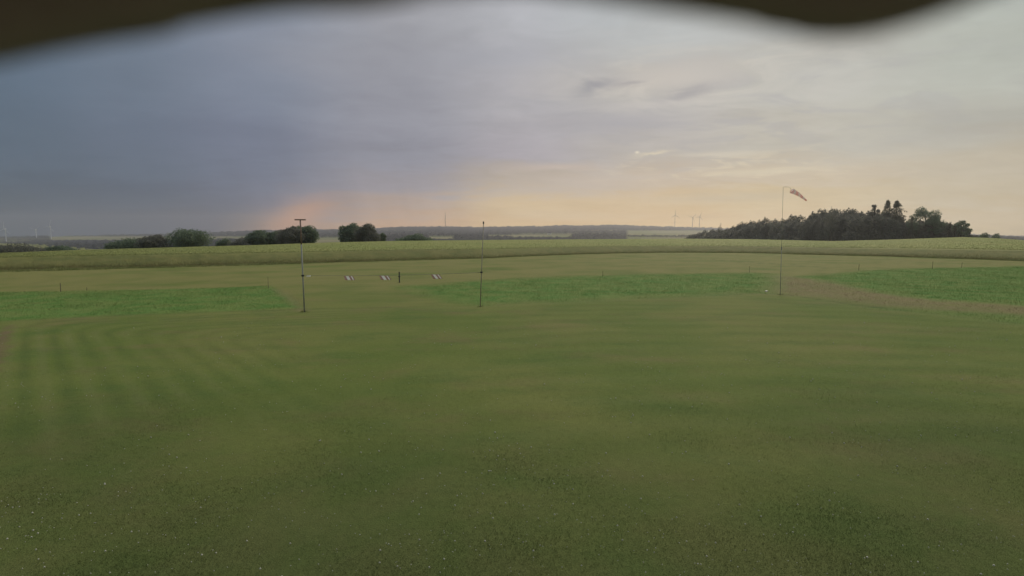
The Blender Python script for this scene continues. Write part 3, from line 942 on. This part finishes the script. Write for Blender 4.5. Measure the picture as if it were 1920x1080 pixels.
# thin hedge along the skyline further right
r = np.random.default_rng(77)
hp = []
for p in np.linspace(1876, 1960, 60):
    yb = 372 + r.uniform(-4, 4); x = (p - 960) / 960 * yb
    hp.append(crown_points([(x, yb, float(ground_z(x, yb)) + 1.1 + r.uniform(-.3, .3), 0.9, 0.8, r.uniform(.7, 1.5))], 60, r, 0.3))
v, f = leaf_cards(np.concatenate(hp), 0.25, r)
tag(link_mesh('hedge', v, f, m_leafA), 'thin low hedge on the skyline at the right edge', 'hedge')

# ------------------------------------------------------------------ masts, windsock, barrier
m_steel = simple('galvanised_steel', (0.34, 0.34, 0.30), 0.7, (0.25, 0.26, 0.23), 6, 0.0)
m_brownp = simple('brown_painted_steel', (0.26, 0.17, 0.13), 0.7, (0.19, 0.13, 0.10), 8)
m_pole = simple('weathered_pole', (0.42, 0.37, 0.27), 0.8, (0.30, 0.27, 0.20), 5)
m_dark = simple('dark_fitting', (0.05, 0.05, 0.045), 0.7)
m_cord = simple('pale_cord', (0.30, 0.30, 0.22), 0.9)
m_white = simple('white_paint', (0.86, 0.80, 0.64), 0.6, (0.78, 0.73, 0.58), 10)
m_red = simple('faded_red_paint', (0.42, 0.24, 0.17), 0.7, (0.32, 0.17, 0.11), 10)


def boxv(c, s):
    c = np.array(c, float); s = np.array(s, float) / 2
    v = [c + s * [i, j, k] for i in (-1, 1) for j in (-1, 1) for k in (-1, 1)]
    f = [(0, 1, 3, 2), (4, 6, 7, 5), (0, 4, 5, 1), (2, 3, 7, 6), (0, 2, 6, 4), (1, 5, 7, 3)]
    return np.array(v), f


def polyline_tube(pts, r0, r1=None, n=8):
    r1 = r0 if r1 is None else r1
    pts = [np.array(p, float) for p in pts]; m = len(pts)
    V = []
    for i, p in enumerate(pts):
        d = pts[min(i + 1, m - 1)] - pts[max(i - 1, 0)]; d /= np.linalg.norm(d)
        ref = np.array([0, 1.0, 0]) if abs(d[1]) < .9 else np.array([1.0, 0, 0])
        a_ = np.cross(d, ref); a_ /= np.linalg.norm(a_); b_ = np.cross(d, a_)
        rad = r0 + (r1 - r0) * i / (m - 1)
        for k in range(n):
            th = 2 * math.pi * k / n
            V.append(p + a_ * math.cos(th) * rad + b_ * math.sin(th) * rad)
    F = [(i * n + k, i * n + (k + 1) % n, (i + 1) * n + (k + 1) % n, (i + 1) * n + k) for i in range(m - 1) for k in range(n)]
    F += [tuple(range(n - 1, -1, -1)), tuple(range((m - 1) * n, m * n))]
    return np.array(V), F


# T-topped mast
B1 = gnd(571, 585); T1 = at(563, 413, B1[1])
mast = empty('mast', B1)
tag(mast, 'tall grey mast with a brown T-shaped crossbar, left of the middle', 'mast')
top = T1 - B1; mid_ = top * 0.74
link_mesh('lower_tube', *tube((0, 0, -.3), mid_, 0.044, 0.040, 12), m_steel, mast, smooth=True)
link_mesh('upper_tube', *tube(mid_, top, 0.042, 0.040, 12), m_brownp, mast, smooth=True)
link_mesh('crossbar', *boxv(top + [0, 0, 0.03], (0.66, 0.09, 0.075)), m_brownp, mast)
k_ = top * ((585 - 516) / 172)
link_mesh('clamp', *tube(k_ - [0, 0, .05], k_ + [0, 0, .05], 0.085, 0.085, 12), m_dark, mast)
hk = k_ + B1
# leaning pole
B2 = gnd(900, 575); T2 = at(906.5, 420, B2[1])
pole = empty('leaning_pole', B2)
tag(pole, 'thin brown pole leaning slightly right, in the middle of the field', 'pole')
top = T2 - B2
link_mesh('pole_tube', *tube((0, 0, -.3), top, 0.036, 0.026, 10), m_pole, pole, smooth=True)
link_mesh('top_cap', *tube(top, top + [0, 0, 0.16], 0.042, 0.042, 10), m_dark, pole)
k2 = top * ((575 - 510) / 155)
link_mesh('clamp', *boxv(k2, (0.16, 0.12, 0.09)), m_dark, pole)
link_mesh('hook', *tube(k2, k2 + [-0.28, 0, -0.02], 0.014, 0.010, 6), m_dark, pole)
ek = k2 + B2
# cord between them, with a slight sag
A_, B_ = hk + [0.06, 0, 0], ek - [0.28, 0, 0.02]
cord = []
for s in np.linspace(0, 1, 41):
    q = A_ * (1 - s) + B_ * s; q[2] -= 0.16 * 4 * s * (1 - s) * 0.5 + 0.0
    cord.append(q)
cord = np.array(cord)
base_c = cord[0].copy()
o = link_mesh('barrier_cord', *polyline_tube(cord - base_c, 0.009, n=5), m_cord, loc=base_c)
tag(o, 'pale cord strung from the T-topped mast to the leaning pole', 'cord')


def striped_board(px0, px1, label, k):
    u0 = (px0 - 960) / 960
    i0 = int(np.argmin(np.abs(cord[:, 0] / cord[:, 1] - ((px0 + px1) / 2 - 960) / 960)))
    c0 = cord[i0]
    w = (px1 - px0) / 960 * c0[1]; h = 0.30
    root = empty('striped_board', c0)
    tag(root, label, 'barrier board', 'striped boards hanging from the barrier cord')
    root.rotation_euler = (-0.65 + 0.08 * (k - 1), 0, 0.10 * (k - 1) + 0.05)
    z1, z0 = -0.035, -0.035 - h
    sl = -0.20                 # stripes lean: their top is further left
    cuts = [0, 0.13, 0.27, 0.56, 0.78, 0.90, 1.0]
    cols = [m_red, m_red, m_white, m_red, m_white, m_red]
    for j in range(6):
        xa, xb = (cuts[j] - .5) * w, (cuts[j + 1] - .5) * w
        pa = [(max(xa + sl * .5, -w / 2 - .05), z1), (xb + sl * .5, z1), (xb - sl * .5 - 0, z0), (xa - sl * .5, z0)]
        V = [(x_, -0.012, z_) for x_, z_ in pa] + [(x_, 0.012, z_) for x_, z_ in pa]
        F = [(0, 1, 2, 3), (7, 6, 5, 4), (0, 4, 5, 1), (1, 5, 6, 2), (2, 6, 7, 3), (3, 7, 4, 0)]
        o = link_mesh('stripe_panel', V, F, cols[j], root)
        o['label'] = 'white slanting stripe' if cols[j] is m_white else 'faded red slanting stripe'
    for sx in (-.35, .35):
        link_mesh('hanger', *tube((sx * w, 0, 0.0), (sx * w, 0, z1), 0.006, 0.006, 5), m_cord, root)


striped_board(644, 663, 'left one of the three red and white striped boards on the cord', 0)
striped_board(714, 733, 'middle striped board on the cord, just left of the short dark post', 1)
striped_board(807, 824, 'right one of the three striped boards, nearest the leaning pole', 2)
i0 = int(np.argmin(np.abs(cord[:, 0] / cord[:, 1] - (577 - 960) / 960))); c0 = cord[i0]
o = link_mesh('white_marker', *boxv((0, 0, 0), (0.24, 0.03, 0.11)), m_white, loc=c0 + [0, 0, -0.03])
o.rotation_euler = (-0.8, 0, 0)
tag(o, 'small white tag on the cord right beside the T-topped mast', 'marker')

# short dark post
Bp = gnd(749, 530, 0.0)
sp_ = empty('short_post', Bp)
tag(sp_, 'short dark post standing between the middle and right striped boards', 'post')
hp_ = (at(749, 511, Bp[1]) - Bp)[2]
link_mesh('post', *boxv((0, 0, hp_ / 2 - .1), (0.10, 0.10, hp_ + .2)), m_dark, sp_)
link_mesh('cap', *boxv((0, 0, hp_ + .03), (0.14, 0.14, 0.05)), m_dark, sp_)
link_mesh('bracket', *boxv((0.0, -.06, hp_ * .62), (0.24, 0.05, 0.08)), m_dark, sp_)

# windsock
B3 = gnd(1463, 553)
y3 = B3[1]
ws = empty('windsock_mast', B3)
tag(ws, 'very thin tall mast with a bent top arm that carries the windsock', 'windsock mast')
tp = at(1468.5, 352, y3) - B3
p1 = at(1470, 350.3, y3) - B3; p2 = at(1478, 350.5, y3) - B3; p3 = at(1482, 352.5, y3) - B3; p4 = at(1483.5, 356, y3) - B3
jn = tp * 0.44
link_mesh('lower_tube', *tube((0, 0, -.3), jn, 0.022, 0.018, 10), m_steel, ws, smooth=True)
link_mesh('upper_tube', *polyline_tube([jn, tp * .8, tp, p1, p2, p3, p4], 0.013, 0.009), m_steel, ws, smooth=True)
link_mesh('joint', *tube(jn - [0, 0, .12], jn + [0, 0, .12], 0.036, 0.036, 10), m_steel, ws)
m_sock, t, b = new_mat('windsock_cloth')
co = t.n.new('ShaderNodeTexCoord').outputs['Generated']
sx_ = t.n.new('ShaderNodeSeparateXYZ'); t.l.new(co, sx_.inputs[0])
band = t.m('SINE', t.m('MULTIPLY', sx_.outputs[0], 22.0))
cc = t.mix(t.smooth(band, -0.35, 0.35), (0.97, 0.90, 0.86, 1), (0.95, 0.62, 0.58, 1))
t.put(b.inputs['Base Color'], cc); b.inputs['Roughness'].default_value = 0.85
tr = t.n.new('ShaderNodeBsdfTranslucent'); t.put(tr.inputs[0], cc)
mx = t.n.new('ShaderNodeMixShader'); mx.inputs[0].default_value = 0.7
t.l.new(b.outputs[0], mx.inputs[1]); t.l.new(tr.outputs[0], mx.inputs[2]); t.l.new(mx.outputs[0], t.n['Material Output'].inputs[0])
S0 = at(1484.5, 357.5, y3); S1 = at(1512, 375.5, y3)
sk = empty('windsock', S0)
tag(sk, 'faded red and white windsock drooping to the right from its arm', 'windsock')
V, F = [], []
n = 18; m = 26
D_ = S1 - S0
for i in range(m):
    s = i / (m - 1)
    c0 = D_ * s + np.array([0, 0, 0.05 * math.sin(s * math.pi) - 0.02 * s])
    rad = 0.19 * (1 - 0.62 * s) * (1 + 0.05 * math.sin(s * 19)) * (1 if s > 0.05 else 0.9)
    dd = D_ / np.linalg.norm(D_); a_ = np.cross(dd, [0, 1, 0]); a_ /= np.linalg.norm(a_)
    for k in range(n):
        th = 2 * math.pi * k / n
        rr_ = rad * (1 + 0.10 * math.sin(3 * th + 5 * s) + 0.05 * math.sin(7 * th + 11 * s))
        V.append(c0 + a_ * math.cos(th) * rr_ * (1 - .18 * s) + np.array([0, 1.0, 0]) * math.sin(th) * rr_)
F = [(i * n + k, i * n + (k + 1) % n, (i + 1) * n + (k + 1) % n, (i + 1) * n + k) for i in range(m - 1) for k in range(n)]
link_mesh('sock_cloth', V, F, m_sock, sk, smooth=True)
ring = []
for k in range(25):
    th = 2 * math.pi * k / 24
    ring.append(a_ * math.cos(th) * .17 + np.array([0, 1.0, 0]) * math.sin(th) * .17)
link_mesh('mouth_ring', *polyline_tube(ring, 0.010, n=5), m_red, sk)
link_mesh('line', *tube((B3 + p4) - S0, np.array([0.03, 0, 0.10]), 0.006, 0.006, 5), m_cord, sk)

# small white marker near the windsock
o = link_mesh('ground_marker', *boxv((0, 0, 0.05), (0.22, 0.14, 0.09)), m_white, loc=gnd(1437, 547), parent=None)
o.rotation_euler = (0.1, -.25, 0.4)
bv = o.modifiers.new('bevel', 'BEVEL'); bv.width = 0.02; bv.segments = 2
tag(o, 'small white marker block lying in the grass left of the windsock mast', 'marker')

# thin stakes along the far edges of the lush strips
m_stake = simple('stake_wood', (0.20, 0.17, 0.11), 0.9)
for px, pb, pt, wd, lab in [
    (114, 547, 531, 0.09, 'thin dark stake at the far edge of the left lush strip'),
    (163, 545, 539, 0.06, 'short stub of a stake right of the thin stake on the left'),
    (503, 541, 519, 0.05, 'brown stake at the corner of the left lush strip'),
    (1130, 519, 508, 0.05, 'faint stake behind the middle lush strip'),
    (1405, 511, 499, 0.05, 'faint stake left of the windsock mast'),
    (1610, 507, 495, 0.06, 'faint stake at the left end of the right lush strip'),
    (1748, 504, 490, 0.06, 'faint stake in the middle of the right lush strip'),
    (1803, 502, 492, 0.05, 'faint stake right of the middle of the right lush strip'),
]:
    b0 = gnd(px, pb); hh_ = float((at(px, pt, b0[1]) - b0)[2])
    v, f = tube((0, 0, -.1), (0.02 * hh_, 0, hh_), wd * .38, wd * .3, 6)
    tag(link_mesh('stake', v, f, m_stake, loc=b0), lab, 'stake', 'stakes along the grass strips')

# ------------------------------------------------------------------ far masts, turbines, houses
def turbine(px, py_b, py_hub, label, group, mat, yt=3900, rot=0.3, rl=0.62):
    b0 = at(px, py_b, yt); hub = at(px, py_hub, yt); h = hub[2] - b0[2]
    root = empty('wind_turbine', b0); tag(root, label, 'wind turbine', group)
    link_mesh('tower', *tube((0, 0, -8), (0, 0, h), 2.2, 1.3, 10), mat, root)
    link_mesh('nacelle', *boxv((0, -1, h + 1.5), (3.6, 11, 3.6)), mat, root)
    link_mesh('hub', *tube((0, -9.5, h + 1.5), (0, -6.5, h + 1.5), 0.8, 2.0, 10), mat, root)
    Lb = h * rl * (0.75 if px > 1200 else 1.0)
    for k in range(3):
        th = rot + k * 2.0944
        d = np.array([math.sin(th), 0, math.cos(th)]); s = np.array([math.cos(th), 0, -math.sin(th)])
        c0 = np.array([0, -8, h + 1.5])
        V = [c0 - s * .9, c0 + s * .9, c0 + d * Lb * .2 + s * 1.7, c0 + d * Lb + s * .2, c0 + d * Lb - s * .2, c0 + d * Lb * .2 - s * .9]
        V = [p_ + np.array([0, -.3, 0]) for p_ in V] + [p_ + np.array([0, .3, 0]) for p_ in V]
        F = [(5, 4, 3, 2, 1, 0), (6, 7, 8, 9, 10, 11)] + [(j, (j + 1) % 6, (j + 1) % 6 + 6, j + 6) for j in range(6)]
        link_mesh('blade', V, F, mat, root)


m_turb = simple('turbine_white', (0.72, 0.74, 0.76), 0.5, (0.66, 0.68, 0.70), 0.1)
m_turb2 = simple('turbine_grey', (0.62, 0.57, 0.48), 0.6, (0.56, 0.52, 0.44), 0.1)
gl, gr = 'wind turbines against the storm cloud', 'wind turbines left of the wood'
turbine(12, 454, 430, 'leftmost wind turbine against the dark storm cloud', gl, m_turb, 2600, 0.1)
turbine(69, 450, 431, 'middle and faintest wind turbine against the storm cloud', gl, m_turb, 3600, 0.9)
turbine(96, 446, 425, 'right wind turbine against the storm cloud, with its rotor clearest', gl, m_turb, 3300, 0.35)
turbine(1265, 428, 404, 'left and tallest of the faint turbines beside the wood', gr, m_turb2, 4000, 0.0)
turbine(1298, 429, 408, 'middle faint turbine just above the left end of the wood', gr, m_turb2, 4000, 0.7)
turbine(1311, 429, 407, 'right faint turbine above the left end of the wood', gr, m_turb2, 4000, 0.3)

# radio mast
yb = 3950; b0 = at(835, 428, yb); hm = (at(835, 398, yb) - b0)[2]
rm = empty('radio_mast', b0); tag(rm, 'thin tall radio mast on the hill ridge above the domed bush', 'radio mast')
m_mast = simple('mast_red_grey', (0.20, 0.13, 0.11), 0.7)
parts = []
for k in range(3):
    th = k * 2.094; c1 = np.array([math.cos(th), math.sin(th), 0])
    parts.append(tube(c1 * 2.6 + [0, 0, -8], c1 * 1.6 + [0, 0, hm * .8], 0.9, 0.8, 4))
link_mesh('legs', *join(parts), m_mast, rm)
parts = []
for q in range(18):
    z_ = hm * .8 * q / 18; z2 = hm * .8 * (q + 1) / 18; rr_ = 2.6 - 1.2 * q / 18
    for k in range(3):
        th, th2 = k * 2.094, (k + 1) * 2.094
        parts.append(tube((math.cos(th) * rr_, math.sin(th) * rr_, z_), (math.cos(th2) * rr_, math.sin(th2) * rr_, z2), 0.25, 0.25, 3))
link_mesh('lattice', *join(parts), m_mast, rm)
link_mesh('antenna', *tube((0, 0, hm * .8), (0, 0, hm), 1.3, 0.9, 6), m_mast, rm)

# village houses on the far slope
m_wall = simple('house_render', (0.70, 0.68, 0.62), 0.8, (0.6, 0.58, 0.54), 0.3)
m_roof = simple('house_roof', (0.16, 0.12, 0.11), 0.8, (0.11, 0.10, 0.10), 0.3)
hs_list = [(424, 441, 'pale house left of the hedge, left of its two neighbours'), (432, 442, 'pale house between two neighbours left of the long hedge'), (441, 441, 'pale house nearest the left end of the long hedge'),
           (598, 438, 'pale house just right of the tree beside the T-topped mast'), (636, 440, 'pale house left of the lone pair of trees'), (706, 442, 'pale house between the lone pair and the small round tree'),
           (724, 443.5, 'bright house right of the small round tree'), (735, 441.5, 'pale house in the village row, second from its left end'), (744, 442.5, 'wide pale house in the middle of the village row'),
           (752, 441.5, 'pale house near the right end of the village row'), (758, 440.5, 'pale house at the right end of the village row, left of the domed bush'), (1030, 440, 'lone pale farm building among the far fields in the middle')]
for i, (px, py_, lab) in enumerate(hs_list):
    q = hill_point(px, py_); y_ = q[1] - 40
    q = at(px, py_, y_)
    root = empty('house', q); tag(root, lab, 'house', 'far village houses')
    wx, hh_ = 9 + (i * 7 % 5) * 1.5, 5.5
    link_mesh('wall', *boxv((0, 0, hh_ / 2 - 6), (wx, 9, hh_ + 12)), m_wall, root)
    V = [(-wx / 2 - .4, -5, hh_), (wx / 2 + .4, -5, hh_), (wx / 2 + .4, 5, hh_), (-wx / 2 - .4, 5, hh_), (-wx / 2 - .4, 0, hh_ + 3.4), (wx / 2 + .4, 0, hh_ + 3.4)]
    link_mesh('roof', V, [(0, 1, 5, 4), (2, 3, 4, 5), (0, 4, 3), (1, 2, 5), (0, 3, 2, 1)], m_roof, root)
    root.rotation_euler = (0, 0, (i * 1.7) % 1.2 - .6)

# ------------------------------------------------------------------ rain hood above the webcam
hoodPy = K((-700, 240), (-250, 150), (0, 110), (100, 88), (200, 70), (300, 56), (400, 38), (500, 23), (560, 17), (620, 16), (680, 15), (740, 6), (800, -8), (900, -26), (1000, -26), (1100, -6), (1200, 8), (1300, 22), (1400, 38), (1480, 50), (1560, 56), (1620, 52), (1680, 38), (1740, 20), (1800, -2), (1900, -40), (2100, -90), (2600, -160))
m_hood = simple('dark_hood_fabric', (0.42, 0.40, 0.50), 0.9, (0.33, 0.32, 0.40), 30)
HN = 140
hx = np.linspace(-700, 2600, HN)
HYd = 0.15
prof = [(1.0, 0.0), (0.93, 0.004), (0.75, 0.012), (0.5, 0.022), (0.25, 0.03), (0.0, 0.034), (-0.5, 0.036)]
Vl, nP = [], len(prof)
for p_ in hx:
    py_ = float(np.mean([hoodPy(p_ + d) for d in (-35, -15, 0, 15, 35)])) + 11 + 6 * (p_ > 1500) - 8 * (abs(p_ - 600) < 260) - 6 * (abs(p_ - 1250) < 170)
    e0 = at(p_, py_, HYd) - [0, 0, CAM_H]
    rip = 0.0025 * math.sin(p_ / 120) + 0.0015 * math.sin(p_ / 47)
    for s, up in prof:
        Vl.append((e0[0] * (1 if s > .9 else 1.0), HYd * s, e0[2] + up * 1.5 + rip * (1 - s)))
    for s, up in reversed(prof):
        Vl.append((e0[0], HYd * s, e0[2] + up * 1.5 + rip * (1 - s) + 0.004))
n2 = 2 * nP
F = [(i * n2 + k, i * n2 + (k + 1) % n2, (i + 1) * n2 + (k + 1) % n2, (i + 1) * n2 + k) for i in range(HN - 1) for k in range(n2)]
F += [tuple(range(n2)), tuple(range((HN - 1) * n2, HN * n2))[::-1]]
hood = link_mesh('rain_hood', Vl, F, m_hood, loc=(0, 0, CAM_H), smooth=True)
tag(hood, 'dark blurred rain hood with a wavy edge hanging over the top of the view', 'hood')

# ------------------------------------------------------------------ unseen hut added behind the camera to shade the near lawn
m_board = simple('shade_hut_timber', (0.16, 0.11, 0.07), 0.85, (0.11, 0.075, 0.05), 3)
m_tin = simple('shade_hut_sheet', (0.10, 0.10, 0.10), 0.7)
ch = empty('shade_hut', (0, -5.0, 0)); tag(ch, 'unseen dark hut with a low roof, added behind the camera to shade the near lawn', 'shade blocker')
link_mesh('wall', *boxv((0, 0.6, 2.35), (30, 7.6, 4.7)), m_board, ch)
V = [(-15.6, -4.2, 4.705), (15.6, -4.2, 4.705), (15.6, 4.85, 4.705), (-15.6, 4.85, 4.705), (-15.6, 0.4, 6.6), (15.6, 0.4, 6.6)]
link_mesh('roof', V, [(0, 1, 5, 4), (2, 3, 4, 5), (0, 4, 3), (1, 2, 5), (0, 3, 2, 1)], m_tin, ch)

# ------------------------------------------------------------------ haze
hz, t, b = new_mat('haze')
t.n.remove(b)
pv = t.n.new('ShaderNodeVolumePrincipled')
pv.inputs['Color'].default_value = (0.88, 0.88, 0.94, 1)
pv.inputs['Density'].default_value = 0.000115
pv.inputs['Anisotropy'].default_value = 0.55
t.l.new(pv.outputs[0], t.n['Material Output'].inputs['Volume'])
v, f = boxv((0, 0, 0), (2, 2, 2))
HZ0, HZ1 = -60.0, 235.0
v = v * [5200, 5200, (HZ1 - HZ0) / 2] + [0, 0, (HZ1 + HZ0) / 2]
o = link_mesh('haze', v, f, hz)
tag(o, 'thin pale evening haze over the whole countryside', kind='stuff')
